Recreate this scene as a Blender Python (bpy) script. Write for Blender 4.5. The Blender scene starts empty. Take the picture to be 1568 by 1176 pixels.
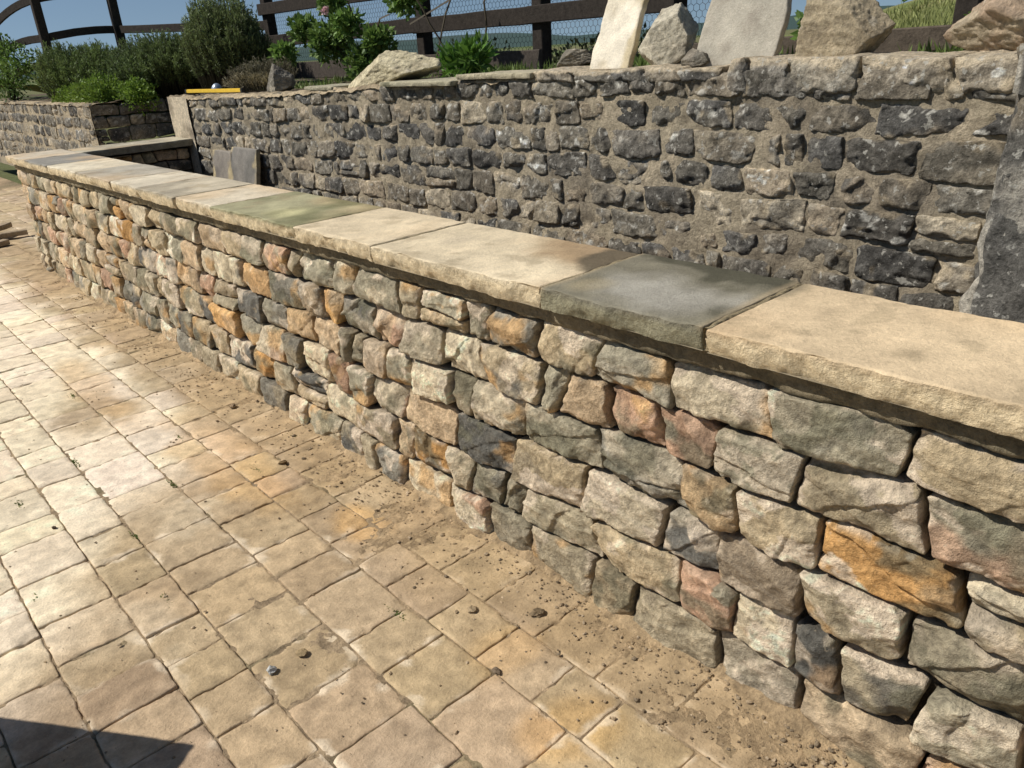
import bpy, math, bmesh
import numpy as np
from mathutils import Vector, Matrix
rng=np.random.default_rng(11)
scn=bpy.context.scene
# ------------------------------------------------------------ noise
def _h(ix,iy,iz,seed):
    n=(ix*374761393+iy*668265263+iz*2147483647+seed*1274126177)&0xffffffff
    n=((n^(n>>13))*1274126177)&0xffffffff
    n=n^(n>>15)
    return (n&0xffffff)*(2/float(0xffffff))-1
def vn(P,seed=0):
    P=np.asarray(P,float);I=np.floor(P).astype(np.int64);f=P-I;f=f*f*(3-2*f)
    x,y,z=I[:,0],I[:,1],I[:,2];fx,fy,fz=f[:,0],f[:,1],f[:,2]
    def lz(a,b):
        p=_h(a,b,z,seed);return p+(_h(a,b,z+1,seed)-p)*fz
    a=lz(x,y);a=a+(lz(x,y+1)-a)*fy
    b=lz(x+1,y);b=b+(lz(x+1,y+1)-b)*fy
    return a+(b-a)*fx
def fbm(P,o=3,seed=0):
    P=np.asarray(P,float);r=0;a=1.;s=0
    for k in range(o):
        r=r+a*vn(P*(2.03**k)+k*17.3,seed+k);s+=a;a*=.5
    return r/s*1.4
def sm(x,a,b):
    t=np.clip((x-a)/(b-a),0,1);return t*t*(3-2*t)
def mixc(c,d,m):
    return c*(1-m[:,None])+np.asarray(d)*m[:,None]
# ------------------------------------------------------------ mesh builder
class MB:
    def __init__(s): s.V=[];s.F=[];s.C=[];s.n=0
    def add(s,V,F,C):
        V=np.asarray(V,float);s.V.append(V);s.F.append(np.asarray(F,int)+s.n)
        C=np.asarray(C,float)
        if C.ndim==1: C=np.tile(C,(len(V),1))
        s.C.append(C);s.n+=len(V)
    def build(s,name,mat,smooth=True,parent=None):
        V=np.vstack(s.V);C=np.vstack(s.C);me=bpy.data.meshes.new(name)
        me.vertices.add(len(V));me.vertices.foreach_set('co',V.ravel())
        cnt=np.concatenate([np.full(len(f),f.shape[1]) for f in s.F]);idx=np.concatenate([f.ravel() for f in s.F])
        st=np.concatenate([[0],np.cumsum(cnt)[:-1]])
        me.loops.add(len(idx));me.loops.foreach_set('vertex_index',idx)
        me.polygons.add(len(cnt));me.polygons.foreach_set('loop_start',st)
        me.polygons.foreach_set('use_smooth',np.full(len(cnt),smooth))
        me.update(calc_edges=True);me.validate()
        ca=me.color_attributes.new('Col','FLOAT_COLOR','POINT')
        ca.data.foreach_set('color',np.hstack([np.clip(C,0,.85),np.ones((len(C),1))]).ravel())
        me.materials.append(mat)
        ob=bpy.data.objects.new(name,me);scn.collection.objects.link(ob)
        if parent: ob.parent=parent
        return ob
def empty(name):
    e=bpy.data.objects.new(name,None);scn.collection.objects.link(e);return e
def gridF(n,m,flip=False):
    i,j=np.meshgrid(np.arange(n-1),np.arange(m-1),indexing='ij');a=(i*m+j).ravel()
    F=np.stack([a,a+m,a+m+1,a+1],1)
    return F[:,::-1] if flip else F
def ringgrid(L,H,res,r,D,nsk):
    na=3;K=na+nsk
    n=max(4,int(round(L/res)))+1+2*K;m=max(4,int(round(H/res)))+1+2*K
    i,j=np.meshgrid(np.arange(n),np.arange(m),indexing='ij')
    e=np.minimum(np.minimum(i,n-1-i),np.minimum(j,m-1-j));e=np.minimum(e,K)
    ins=np.zeros(K+1);dep=np.zeros(K+1)
    for k in range(K+1):
        if k>=nsk:
            th=(k-nsk)/na*math.pi/2;ins[k]=r*(1-math.cos(th));dep[k]=r*(1-math.sin(th))
        else: dep[k]=r+(D-r)*(nsk-k)/nsk
    s=(i-e)/(n-1-2*e);t=(j-e)/(m-1-2*e)
    I=ins[e];a=I+(L-2*I)*s;h=I+(H-2*I)*t
    return (a/L).ravel(),(h/H).ravel(),dep[e].ravel(),(e/K).ravel(),n,m
# ------------------------------------------------------------ stone
def stone(mb,frame,a0b,a1b,a0t,a1t,zb,zt,res,D,r,relief,col,seed,amp=.004,c=.3,off=0.,nsk=2,fine=.004):
    org,A,Hh,O=frame
    rg=np.random.default_rng(seed)
    am=np.array([(a0b+a0t)/2,(a1b+a1t)/2]);W=am[1]-am[0]
    Z0=zb(am).mean();Z1=zt(am).mean();Ht=Z1-Z0
    if W<.02 or Ht<.015: return
    r=min(r,Ht*.2,W*.2)
    s,t,dep,e,n,m=ringgrid(W,Ht,res,r,D,nsk)
    u=2*s-1;v=2*t-1
    cq=rg.uniform(0,1,4)**1.6*c
    cc=np.where(u>0,np.where(v>0,cq[0],cq[1]),np.where(v>0,cq[2],cq[3]))
    asp=rg.uniform(.6,1.5)
    ex=np.maximum(np.abs(u)+np.abs(v)-(2-cc),0)*.5
    uu=u-np.sign(u)*ex*min(1,asp);vv=v-np.sign(v)*ex*min(1,1/asp)
    s2=(uu+1)/2;t2=(vv+1)/2
    a=(a0b+(a1b-a0b)*s2)*(1-t2)+(a0t+(a1t-a0t)*s2)*t2
    lo=zb(a);h=lo+(zt(a)-lo)*t2
    P=np.stack([a,-dep,h],1)+seed*.731
    n1=vn(P*9,seed+1);n1b=vn(P*9,seed+2);n1c=vn(P*10,seed+3)
    k=int(rg.integers(4,9));an=rg.uniform(0,6.283,k);di=rg.uniform(.35,1.0,k);sl=rg.uniform(.6,2.4,k)
    fac=rg.normal(0,.28)*u+rg.normal(0,.28)*v
    for q in range(k): fac=np.minimum(fac,-(math.cos(an[q])*u+math.sin(an[q])*v-di[q]+.10*n1)*sl[q])
    for q in range(3):
        if rg.random()<.5:
            b_=rg.uniform(0,6.283);d_=rg.uniform(-.4,.7)
            fac=fac-sm(math.cos(b_)*u+math.sin(b_)*v+.35*n1c-d_,0,.07)*rg.uniform(.12,.5)
    fac=np.clip(fac,-1.4,1)
    edge=np.maximum(np.abs(u),np.abs(v))
    n2=fbm(P*34,2,seed+4);n2b=fbm(P*31+9,2,seed+5)
    rid=1-np.abs(vn(P*17,seed+8))*2
    ru=fbm(P*26,4,seed+6)
    chip=sm(n2b+.5*n1c,.05,.35)*sm(edge,.74,.98)
    w=np.where(e>.3,1,.4)
    o=-dep+relief*fac*w+n1c*amp*.4-chip*r*.9*w+ru*fine+np.minimum(rid,.6)*fine*.6+off
    a=a+n1*amp+n2*amp*.7;h=h+n1b*amp*.8+n2b*amp*.7
    V=org[None,:]+a[:,None]*A+h[:,None]*Hh+o[:,None]*O
    flip=np.dot(np.cross(A,Hh),O)<0
    C=col(P,rg,fac,e,u,v,chip,ru)
    mb.add(V,gridF(n,m,flip),C)
PAL=[((.37,.325,.225),2.6),((.32,.29,.225),2.1),((.58,.455,.28),3.0),((.63,.46,.28),2.4),((.60,.34,.13),1.1),((.17,.16,.135),1.6),((.46,.38,.25),2.8),((.55,.35,.225),1.4),((.72,.60,.41),2.2)]
PC=np.array([p[0] for p in PAL]);PW=np.array([p[1] for p in PAL]);PW/=PW.sum()
def col_low(P,rg,fac,e,u,v,chip,ru):
    c1=PC[rg.choice(len(PC),p=PW)];c2=PC[rg.choice(len(PC),p=PW)]
    b=rg.uniform(.78,1.2)
    m=sm(fbm(P*8,4,int(rg.integers(1e6))),-.1+rg.uniform(-.2,.6),.2+rg.uniform(0,.3))*rg.uniform(.3,1)
    c=mixc(np.tile(c1,(len(P),1)),c2,m)
    k=rg.choice([.15,.6,1.],p=[.35,.35,.3])
    ch=sm(fbm(P*10,4,int(rg.integers(1e6)))+.2*np.maximum(abs(u),abs(v)),.30,.40)*k
    ch=np.maximum(ch,chip*k*.8)
    c=mixc(c,np.array([.82,.67,.49]),ch*.85)
    oc=sm(fbm(P*8,4,int(rg.integers(1e6))),.2,.5)*rg.choice([0,.7],p=[.6,.4])
    c=mixc(c,np.array([.62,.37,.15]),oc)
    gr=sm(fbm(P*9,4,int(rg.integers(1e6))),.05,.35)*rg.choice([0,.7],p=[.5,.5])
    c=mixc(c,np.array([.20,.185,.12]),gr)
    c=c*b*(1+.38*ru)[:,None]*(1+.2*vn(P*110,5))[:,None]
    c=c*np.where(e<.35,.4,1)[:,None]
    return c
RPAL=np.array([(.16,.145,.12),(.12,.113,.10),(.225,.20,.155),(.28,.24,.18),(.18,.163,.13),(.35,.285,.20),(.46,.39,.28)])
def col_ret(P,rg,fac,e,u,v,chip,ru):
    c1=RPAL[rg.choice(7,p=[.22,.2,.18,.14,.12,.08,.06])];c2=RPAL[rg.integers(7)]
    m=sm(fbm(P*8,3,int(rg.integers(1e6))),-.1,.6)*.8
    c=mixc(np.tile(c1,(len(P),1)),c2,m)
    li=sm(fbm(P*28,3,77),.45,.55)*rg.choice([.2,.6,1.],p=[.45,.3,.25])
    c=mixc(c,np.array([.60,.57,.49]),li)
    mo=sm(fbm(P*13,3,78)+.35*np.maximum(abs(u),abs(v))**4,.45,.75)*.65
    c=mixc(c,np.array([.42,.34,.225]),mo)
    return c*rg.uniform(.75,1.3)*(1+.5*ru)[:,None]*(1+.25*vn(P*100,5))[:,None]
def wall(mb,frame,a0,a1,bounds,wrange,res_fn,D,r,relief,col,seed,wav=.014,gap=.004,slant=.022,amp=.004,c=.35,jit=.008,split=.06,fine=.005,topfn=None,shr=.005):
    rg=np.random.default_rng(seed)
    nb=len(bounds)
    def bf(k):
        def f(a):
            a=np.asarray(a,float);b=bounds[k]+(0 if (k==0 ) else wav*fbm(np.stack([a*3.7,np.full_like(a,k*7.7),np.full_like(a,seed)],1),2,seed+k))
            if topfn is not None: b=b+topfn(a)*(k/(nb-1))
            return b
        return f
    cid=seed*1000
    for k in range(nb-1):
        a=a0+rg.uniform(-.12,0);sl=0
        while a<a1:
            hh=bounds[k+1]-bounds[k]
            w=rg.uniform(*wrange)*(.8+.4*min(1.3,hh/.14))
            if rg.random()<.15: w*=.55
            b=min(a+w,a1)
            if a1-b<.07: b=a1
            sr=rg.uniform(-slant,slant) if b<a1 else 0
            lo,hi=bf(k),bf(k+1)
            d1,d2=rg.uniform(0,shr,2)
            g1,g2=gap*rg.uniform(.3,1.8,2)
            q0b=max(a+sl,a0)+g1;q0t=max(a-sl,a0)+g1
            ti=rg.uniform(-.06,.06);mid=(a+b)/2
            L=lambda x,lo=lo,d=d1,ti=ti,mid=mid:lo(x)+gap*.6+d+ti*(x-mid)*.5;Hf=lambda x,hi=hi,d=d2,ti=ti,mid=mid:hi(x)-gap*.6-d-ti*(x-mid)*.5
            res=res_fn((a+b)/2)
            args=dict(D=D,r=r*rg.uniform(.6,1.5),relief=relief*rg.uniform(.6,1.4),col=col,amp=amp,c=c,fine=fine)
            if rg.random()<split and hh>.11:
                zm=rg.uniform(.38,.62);M=lambda x,L=L,Hf=Hf,zm=zm:L(x)*(1-zm)+Hf(x)*zm
                M1=lambda x,M=M:M(x)-gap*.6;M2=lambda x,M=M:M(x)+gap*.6
                stone(mb,frame,q0b,b+sr-g2,q0t,b-g2,L,M1,res,seed=cid,off=rg.uniform(-jit,jit),**args)
                stone(mb,frame,q0t,b-g2,q0t,b-sr-g2,M2,Hf,res,seed=cid+1,off=rg.uniform(-jit,jit),**args)
            else:
                stone(mb,frame,q0b,b+sr-g2,q0t,b-sr-g2,L,Hf,res,seed=cid,off=rg.uniform(-jit,jit),**args)
            cid+=3;a=b;sl=sr
            if b>=a1: break
# ------------------------------------------------------------ materials
def mat(name,build):
    m=bpy.data.materials.new(name);m.use_nodes=True;nt=m.node_tree
    for x in list(nt.nodes): nt.nodes.remove(x)
    out=nt.nodes.new('ShaderNodeOutputMaterial');b=nt.nodes.new('ShaderNodeBsdfPrincipled')
    nt.links.new(b.outputs[0],out.inputs[0]);b.inputs['Roughness'].default_value=.9
    b.inputs['Specular IOR Level'].default_value=.25
    build(nt,b);return m
def N(nt,t,**k):
    n=nt.nodes.new(t)
    for a,v in k.items():
        if a in n.inputs: n.inputs[a].default_value=v
        else: setattr(n,a,v)
    return n
def stone_mat(name,fine=80.,med=30.,contrast=.35,bump=.006,speck=None,rough=.95,spec=.12):
    def f(nt,b):
        L=nt.links.new
        co=N(nt,'ShaderNodeTexCoord').outputs['Object']
        at=N(nt,'ShaderNodeVertexColor',layer_name='Col')
        n1=N(nt,'ShaderNodeTexNoise',Scale=med,Detail=5.,Roughness=.7);L(co,n1.inputs['Vector'])
        n4=N(nt,'ShaderNodeTexNoise',Scale=fine,Detail=5.,Roughness=.8);L(co,n4.inputs['Vector'])
        ad=N(nt,'ShaderNodeMath',operation='ADD');L(n1.outputs[0],ad.inputs[0]);L(n4.outputs[0],ad.inputs[1])
        mr=N(nt,'ShaderNodeMapRange');mr.inputs[1].default_value=.78;mr.inputs[2].default_value=1.22
        mr.inputs[3].default_value=1-contrast;mr.inputs[4].default_value=1+contrast;L(ad.outputs[0],mr.inputs[0])
        mx=N(nt,'ShaderNodeVectorMath',operation='SCALE');L(at.outputs[0],mx.inputs[0]);L(mr.outputs[0],mx.inputs['Scale'])
        last=mx.outputs[0]
        if speck:
            sc,thr,c,am=speck
            n3=N(nt,'ShaderNodeTexNoise',Scale=sc,Detail=3.,Roughness=.6);L(co,n3.inputs['Vector'])
            r3=N(nt,'ShaderNodeMapRange');r3.inputs[1].default_value=thr;r3.inputs[2].default_value=thr+.05;r3.inputs[4].default_value=am;L(n3.outputs[0],r3.inputs[0])
            m3=N(nt,'ShaderNodeMix',data_type='RGBA');L(r3.outputs[0],m3.inputs[0]);L(last,m3.inputs[6]);m3.inputs[7].default_value=(*c,1);last=m3.outputs[2]
        L(last,b.inputs['Base Color'])
        a2=N(nt,'ShaderNodeMath',operation='MULTIPLY_ADD');L(n1.outputs[0],a2.inputs[0]);a2.inputs[1].default_value=1.2;L(n4.outputs[0],a2.inputs[2])
        bp=N(nt,'ShaderNodeBump',Strength=1.);bp.inputs['Distance'].default_value=bump;L(a2.outputs[0],bp.inputs['Height']);L(bp.outputs[0],b.inputs['Normal'])
        b.inputs['Roughness'].default_value=rough;b.inputs['Specular IOR Level'].default_value=spec
    return mat(name,f)
M_low=stone_mat('gritstone',bump=.013,speck=(55,.65,(.66,.56,.40),.35))
M_ret=stone_mat('weathered_dark_stone',contrast=.5,bump=.014,speck=(34,.60,(.56,.53,.45),.75))
M_mort=stone_mat('lime_mortar',fine=90,med=32,contrast=.35,bump=.014)
M_cop=stone_mat('sandstone_flag',fine=120,med=9,contrast=.2,bump=.004,rough=.9)
M_edge=stone_mat('sandstone_pitched_edge',fine=75,med=30,contrast=.28,bump=.011,rough=.9)
M_pav=stone_mat('concrete_setts',fine=110,med=20,contrast=.2,bump=.004,speck=(150,.66,(.62,.52,.38),.25))
M_soil=stone_mat('sandy_soil',fine=90,med=30,contrast=.35,bump=.010)
M_gnd=stone_mat('grass_ground',fine=20,med=3,contrast=.3,bump=.03)
M_wood=stone_mat('dark_stained_timber',fine=90,med=25,contrast=.35,bump=.003)
def leaf_build(nt,b):
    L=nt.links.new;at=N(nt,'ShaderNodeVertexColor',layer_name='Col');L(at.outputs[0],b.inputs['Base Color'])
    b.inputs['Roughness'].default_value=.55;b.inputs['Specular IOR Level'].default_value=.35
    tr=N(nt,'ShaderNodeBsdfTranslucent');L(at.outputs[0],tr.inputs[0]);ms=N(nt,'ShaderNodeMixShader');ms.inputs[0].default_value=.3
    out=[n for n in nt.nodes if n.type=='OUTPUT_MATERIAL'][0]
    L(b.outputs[0],ms.inputs[1]);L(tr.outputs[0],ms.inputs[2]);L(ms.outputs[0],out.inputs[0])
M_leaf=mat('foliage',leaf_build)
def plain(nm,c,rough=.5,metal=0.):
    def f(nt,b):
        L=nt.links.new;co=N(nt,'ShaderNodeTexCoord').outputs['Object'];n=N(nt,'ShaderNodeTexNoise',Scale=40.,Detail=4.);L(co,n.inputs['Vector'])
        r=N(nt,'ShaderNodeMapRange');r.inputs[3].default_value=.75;r.inputs[4].default_value=1.2;L(n.outputs[0],r.inputs[0])
        v=N(nt,'ShaderNodeVectorMath',operation='SCALE');v.inputs[0].default_value=c;L(r.outputs[0],v.inputs['Scale']);L(v.outputs[0],b.inputs['Base Color'])
        b.inputs['Roughness'].default_value=rough;b.inputs['Metallic'].default_value=metal
    return mat(nm,f)
X=np.array([1.,0,0]);Y=np.array([0,1.,0]);Z=np.array([0,0,1.])
# ------------------------------------------------------------ LOW WALL
low=empty('low_dry_stone_wall')
XF=1.362
def resy(a): return .0042 if a<2.0 else (.007 if a<3.2 else (.012 if a<5 else .018))
mb=MB()
fr=(np.array([XF-.026,0,0]),Y,Z+.025*X,-X)
wall(mb,fr,-.25,7.5,[-.03,.125,.27,.415,.555,.69,.815],(.125,.25),resy,.12,.006,.020,col_low,3,wav=.011,gap=.0055,slant=.018,c=.28,jit=.010,fine=.006)
mb.build('wall_stones',M_low,parent=low)
mb=MB()
y=np.arange(-.3,7.52,.03);z=np.arange(-.05,.87,.03);yy,zz=np.meshgrid(y,z,indexing='ij');P=np.stack([yy.ravel(),zz.ravel(),0*yy.ravel()],1)
mb.add(np.stack([XF+.055+.012*fbm(P*12,3,4),P[:,0],P[:,1]],1),gridF(len(y),len(z),True),np.array([.10,.08,.055]))  # core sheet coloured dark so gaps between stones read as deep shade
y=np.arange(-.3,7.55,.01);t=np.linspace(0,1,7);yy,tt=np.meshgrid(y,t,indexing='ij');yr,tr=yy.ravel(),tt.ravel()
P=np.stack([yr,tr*.05,0*yr],1)
mb.add(np.stack([XF+.004-.004*tr+.006*fbm(P*30,3,9)+.03*(tr<.05),yr,.806+.062*tr+.007*fbm(np.stack([yr*14,0*yr,0*yr],1),2,3)*(1-tr)],1),gridF(len(y),len(t),True),mixc(np.tile([.30,.245,.155],(len(yr),1)),np.array([.22,.185,.12]),sm(fbm(P*8,3,2),-.2,.6)))
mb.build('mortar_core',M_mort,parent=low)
mb=MB()
wall(mb,(np.array([1.70,0,0]),Y,Z,X),-.2,7.0,[.3,.45,.6,.74,.855],(.15,.3),lambda a:.04,.08,.012,.015,col_low,21)
wall(mb,(np.array([0,7.05,0]),X,Z,-Y),1.70,2.62,[.3,.45,.56,.66,.76,.85],(.10,.2),lambda a:.014,.08,.012,.014,col_low,22)
wall(mb,(np.array([0,7.52,0]),X,Z,Y),1.37,2.62,[0,.15,.3,.45,.6,.74,.85],(.12,.22),lambda a:.04,.08,.012,.014,col_low,23)
wall(mb,(np.array([0,-.26,0]),X,Z,-Y),1.37,1.72,[0,.15,.3,.45,.6,.74,.85],(.12,.22),lambda a:.04,.08,.012,.014,col_low,24)
for (x0,x1,y0,y1) in [(1.43,1.66,-.2,7.45),(1.6,2.64,7.1,7.45)]:
    V=[(x,y,z) for x in(x0,x1) for y in(y0,y1) for z in(0,.845)]
    mb.add(V,[[0,1,3,2],[4,6,7,5],[0,4,5,1],[2,3,7,6],[0,2,6,4],[1,5,7,3]],np.array([.12,.10,.07]))
mb.build('rear_faces',M_low,parent=low)
def cop_col(base,edge,idx):
    def f(V,e):
        x,y=V[:,0],V[:,1];P=np.stack([x,y,V[:,2]],1)
        c=np.tile(base,(len(V),1)).astype(float)
        c=c*(1+.16*fbm(P*3.0+idx*3.3,4,idx))[:,None]*(1+.10*fbm(P*22,3,9))[:,None]
        c=mixc(c,np.array([.62,.42,.22]),sm(fbm(P*2.3+idx,3,31),.15,.8)*.45)
        sp=sm(fbm(P*14,4,58),.35,.6)*.4;c=mixc(c,np.array([.36,.28,.17]),sp*(base[0]>.3))
        w=fbm(P*5,4,12);w3=fbm(P*11,4,13)
        if idx==2:
            c=mixc(c,np.array([.075,.07,.046]),sm(.9*w+.3*w3+2.2*(x-1.56)+.5*(1.15-y),-.12,.25)*.85)
            d=np.hypot((x-1.46)/.10,(y-1.08)/.19)+.9*w+.4*w3
            c=mixc(c,np.array([.44,.41,.345]),(1-sm(d,.3,1.4))*.65)
            d=np.hypot((x-1.42)/.07,(y-1.30)/.07)+.6*w;c=mixc(c,np.array([.34,.28,.17]),(1-sm(d,.3,1.2))*.6)
            c=mixc(c,np.array([.46,.36,.22]),(sm(y+.02*w,1.35,1.385)+sm(-y-.02*w,-.92,-.885))*.7)
        if idx==3:
            d=np.hypot((x-1.72)/.18,(y-1.47)/.28)+.45*w+.2*w3
            c=mixc(c,np.array([.34,.225,.12]),(1-sm(d,.55,1.3))*.8)
            d=np.hypot((x-1.72)/.24,(y-1.37)/.13)+.5*w+.2*w3
            c=mixc(c,np.array([.12,.098,.065]),(1-sm(d,.75,1.05))*.9)
            d=np.hypot((x-1.55)/.09,(y-2.0)/.06)+.3*w;c=mixc(c,np.array([.42,.35,.25]),(1-sm(d,.3,1.2))*.4)
        if idx==1:
            c=mixc(c,np.array([.50,.33,.19]),sm(fbm(P*3,3,41)-1.2*(abs(x-1.6)),-.1,.6)*.5)
            d=np.hypot((x-1.70)/.1,(y-.9)/.05)+.5*w;c=mixc(c,np.array([.22,.185,.12]),(1-sm(d,.5,1.2))*.7)
        if idx==5:
            c=mixc(c,np.array([.15,.15,.07]),sm(w,-.25,.5)*.75)
            d=np.hypot((x-1.46)/.13,(y-2.98)/.14)+.5*w+.2*w3;c=mixc(c,np.array([.58,.53,.29]),(1-sm(d,.3,1.1))*.85)
        if idx in(7,9,11): c=mixc(c,np.array([.2,.175,.13]),sm(w,-.1,.6)*.6)
        c=mixc(c,np.tile(edge,(len(V),1))*(1+.25*fbm(P*22,3,3))[:,None],sm(1-e,.3,.5)*.9)
        return c
    return f
slabs=[(-.8,.02,(.67,.51,.31),1),(.02,.885,(.69,.53,.33),1),(.885,1.385,(.22,.198,.14),2),(1.385,2.18,(.70,.58,.39),3),(2.18,2.71,(.66,.54,.36),4),(2.71,3.47,(.38,.35,.21),5),(3.47,3.91,(.64,.55,.40),6),(3.91,4.45,(.50,.43,.31),7),(4.45,4.91,(.62,.54,.40),8),(4.91,5.61,(.44,.395,.31),9),(5.61,6.3,(.64,.56,.41),10),(6.3,6.95,(.28,.26,.22),11),(6.95,7.56,(.56,.48,.36),12)]
cop=MB();cope=MB()
def slab(mb,me,x0,x1,y0,y1,ztop,D,res,colf,seed,rg_=1.):
    s,t,dep,e,n,m=ringgrid(y1-y0,x1-x0,res,.004,D,7)
    yv=y0+(y1-y0)*s;xv=x0+(x1-x0)*t;zv=ztop-dep
    P=np.stack([xv,yv,zv],1)
    sk=sm(1-e,.05,.3)
    ox=np.where(t<.5,-1,1)*(np.minimum(t,1-t)*(x1-x0)<.006);oy=np.where(s<.5,-1,1)*(np.minimum(s,1-s)*(y1-y0)<.006)
    w=((.7*fbm(P*38,3,seed)+.9*fbm(P*13,2,seed+3))*sk*.008+sk*(-.006*(dep/D)**2+.004*np.sin(dep/D*3.1)))*rg_
    bite=sm(fbm(P*9,3,seed+4),.35,.7)*.010*rg_
    xv=xv+ox*w-ox*bite*.7+.006*fbm(np.stack([yv*5,0*yv,0*yv],1),3,seed)*(t<.02);yv=yv+oy*w*.3
    zv=zv+.0026*fbm(P*5,3,seed+7)+.001*fbm(P*24,3,seed+8)-bite*sm(1-e,.0,.1)*.5*(e>.6)
    V=np.stack([xv,yv,zv],1);C=colf(V,e);F=gridF(n,m,True)
    if me is None: mb.add(V,F,C)
    else:
        fe=(e[F].min(1)<.68);mb.add(V,F[~fe],C);me.add(V,F[fe],C)
    V=[(x0+.004,y0,ztop-D+.002),(x1-.004,y0,ztop-D+.002),(x1-.004,y1,ztop-D+.002),(x0+.004,y1,ztop-D+.002)]
    mb.add(V,[[0,3,2,1]],np.array([.3,.25,.17]))
for k,(y0,y1,b,i) in enumerate(slabs):
    ed=np.array([.70,.56,.35]) if i!=2 else np.array([.31,.28,.18])
    res=.007 if y0<2 else (.011 if y0<4 else .02)
    slab(cop,cope,1.331+rng.uniform(-.004,.004),1.745,y0+.005,y1-.005,.923+rng.uniform(-.002,.002),.058,res,cop_col(np.array(b),ed,i),100+k)
for k,(x0,x1) in enumerate([(1.75,2.2),(2.205,2.64)]):
    slab(cop,cope,x0,x1,6.98,7.42,.925,.055,.015,cop_col(np.array([.46,.41,.3]),np.array([.3,.26,.18]),7),150+k)
cop.build('coping_flagstones',M_cop,parent=low);cope.build('coping_edges',M_edge,parent=low)
jm=MB()
for k in range(len(slabs)-1):
    yj=slabs[k][1];x=np.arange(1.336,1.742,.006);w=np.linspace(-.011,.011,5);xx,ww=np.meshgrid(x,w,indexing='ij');xr,wr=xx.ravel(),ww.ravel()
    P=np.stack([xr,wr,0*xr+k],1)
    jm.add(np.stack([xr,yj+wr+.004*fbm(P*20,2,3),.9218+.0018*fbm(P*40,2,4)-.02*(np.abs(wr)>.010)],1),gridF(len(x),len(w)),np.array([.40,.32,.19]))
    zf=np.linspace(.868,.921,8);zz,ww=np.meshgrid(zf,np.linspace(-.009,.009,4),indexing='ij')
    jm.add(np.stack([1.340+.002*fbm(np.stack([zz.ravel()*60,ww.ravel()*60,0*zz.ravel()+k],1),2,1),yj+ww.ravel(),zz.ravel()],1),gridF(8,4,False),np.array([.34,.27,.16]))
jm.build('coping_joints',M_mort,parent=low)
# ------------------------------------------------------------ RETAINING WALL
ret=empty('garden_retaining_wall')
XR=2.65
def rtop(a): return .10*(1-sm(a,2.2,7.0))
mb=MB()
resr=lambda a:.008 if a<3 else .013
rk=dict(gap=.005,slant=.012,amp=.005,c=.32,jit=.007,shr=.007)
wall(mb,(np.array([XR,0,0]),Y,Z,-X),-.4,6.95,[.28,.405,.52,.64,.75,.865,.965,1.075,1.175,1.265],(.11,.25),resr,.05,.007,.015,col_ret,5,wav=.014,split=.06,topfn=rtop,fine=.008,**rk)
wall(mb,(np.array([XR,0,0]),Y,Z,-X),9.85,17,[.3,.45,.6,.75,.9,1.03,1.17],(.15,.32),lambda a:.035,.05,.010,.016,col_ret,6,**rk)
wall(mb,(np.array([0,9.86,0]),X,Z,-Y),2.66,3.8,[.3,.45,.6,.75,.9,1.03,1.17],(.15,.3),lambda a:.035,.05,.010,.012,col_ret,7,**rk)
wall(mb,(np.array([3.78,0,0]),Y,Z,-X),7.3,9.9,[.3,.5,.7,.9,1.05,1.2],(.15,.3),lambda a:.035,.05,.010,.012,col_ret,8,**rk)
mb.build('retaining_stones',M_ret,parent=ret)
mb=MB()
def msheet(y0,y1,z0,zt,step,x0,amp=.008,cbase=(.43,.36,.25)):
    y=np.arange(y0,y1+step,step);t=np.linspace(0,1,int(1/step));yy,tt=np.meshgrid(y,t,indexing='ij');yr,tr=yy.ravel(),tt.ravel()
    zr=z0+(zt(yr)-z0)*tr;P=np.stack([yr,zr,0*yr],1)
    c=mixc(np.tile(cbase,(len(yr),1)),np.array([.25,.21,.155]),sm(fbm(P*4,4,6),-.1,.6)*.8)
    c=mixc(c,np.array([.56,.46,.32]),sm(fbm(P*6,4,16),.3,.7)*.6)
    mb.add(np.stack([x0+amp*fbm(P*18,4,3)-.004*sm(fbm(P*2.2,2,23),.0,.5),yr,zr],1),gridF(len(y),len(t),True),c)
msheet(-.45,6.97,.2,lambda y:1.235+rtop(y)+.025*sm(y,2.6,2.9)+.015*fbm(np.stack([y*6,0*y,0*y],1),3,9),.010,XR+.016,.010)
msheet(9.84,17,.2,lambda y:1.17+0*y,.03,XR+.015)
y=np.linspace(6.93,7.36,30);z=np.linspace(.2,1.262,60);yy,zz=np.meshgrid(y,z,indexing='ij');P=np.stack([yy.ravel(),zz.ravel(),0*yy.ravel()],1)
mb.add(np.stack([XR-.012+.004*fbm(P*9,3,3),P[:,0],P[:,1]],1),gridF(30,60,True),mixc(np.tile([.64,.54,.39],(len(P),1)),np.array([.34,.28,.2]),sm(fbm(P*6,3,8),0,.6)))
mb.add([(XR-.012,7.36,.2),(3.8,7.36,.2),(3.8,7.36,1.26),(XR-.012,7.36,1.26)],[[0,1,2,3]],np.array([.2,.17,.14]))
def topsheet(y0,y1,zt,x0=XR-.004,x1=3.02,st=.015):
    y=np.arange(y0,y1+st,st);t=np.arange(x0,x1,st);yy,xx=np.meshgrid(y,t,indexing='ij');yr,xr=yy.ravel(),xx.ravel()
    P=np.stack([yr,xr,0*xr],1);zz=zt(yr)+.014*fbm(P*9,4,21)+.008*fbm(P*30,2,5)-.02*(xr<x0+st*.5)
    c=mixc(np.tile([.54,.43,.28],(len(yr),1)),np.array([.14,.11,.075]),np.clip(sm(fbm(P*5,4,22),-.2,.4)*.6+sm(xr,x0+.15,x0+.3),0,1))
    mb.add(np.stack([xr,yr,zz],1),gridF(len(y),len(t),True),c)
topsheet(-.45,2.72,lambda y:1.25+rtop(y),x0=XR+.08)
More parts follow.
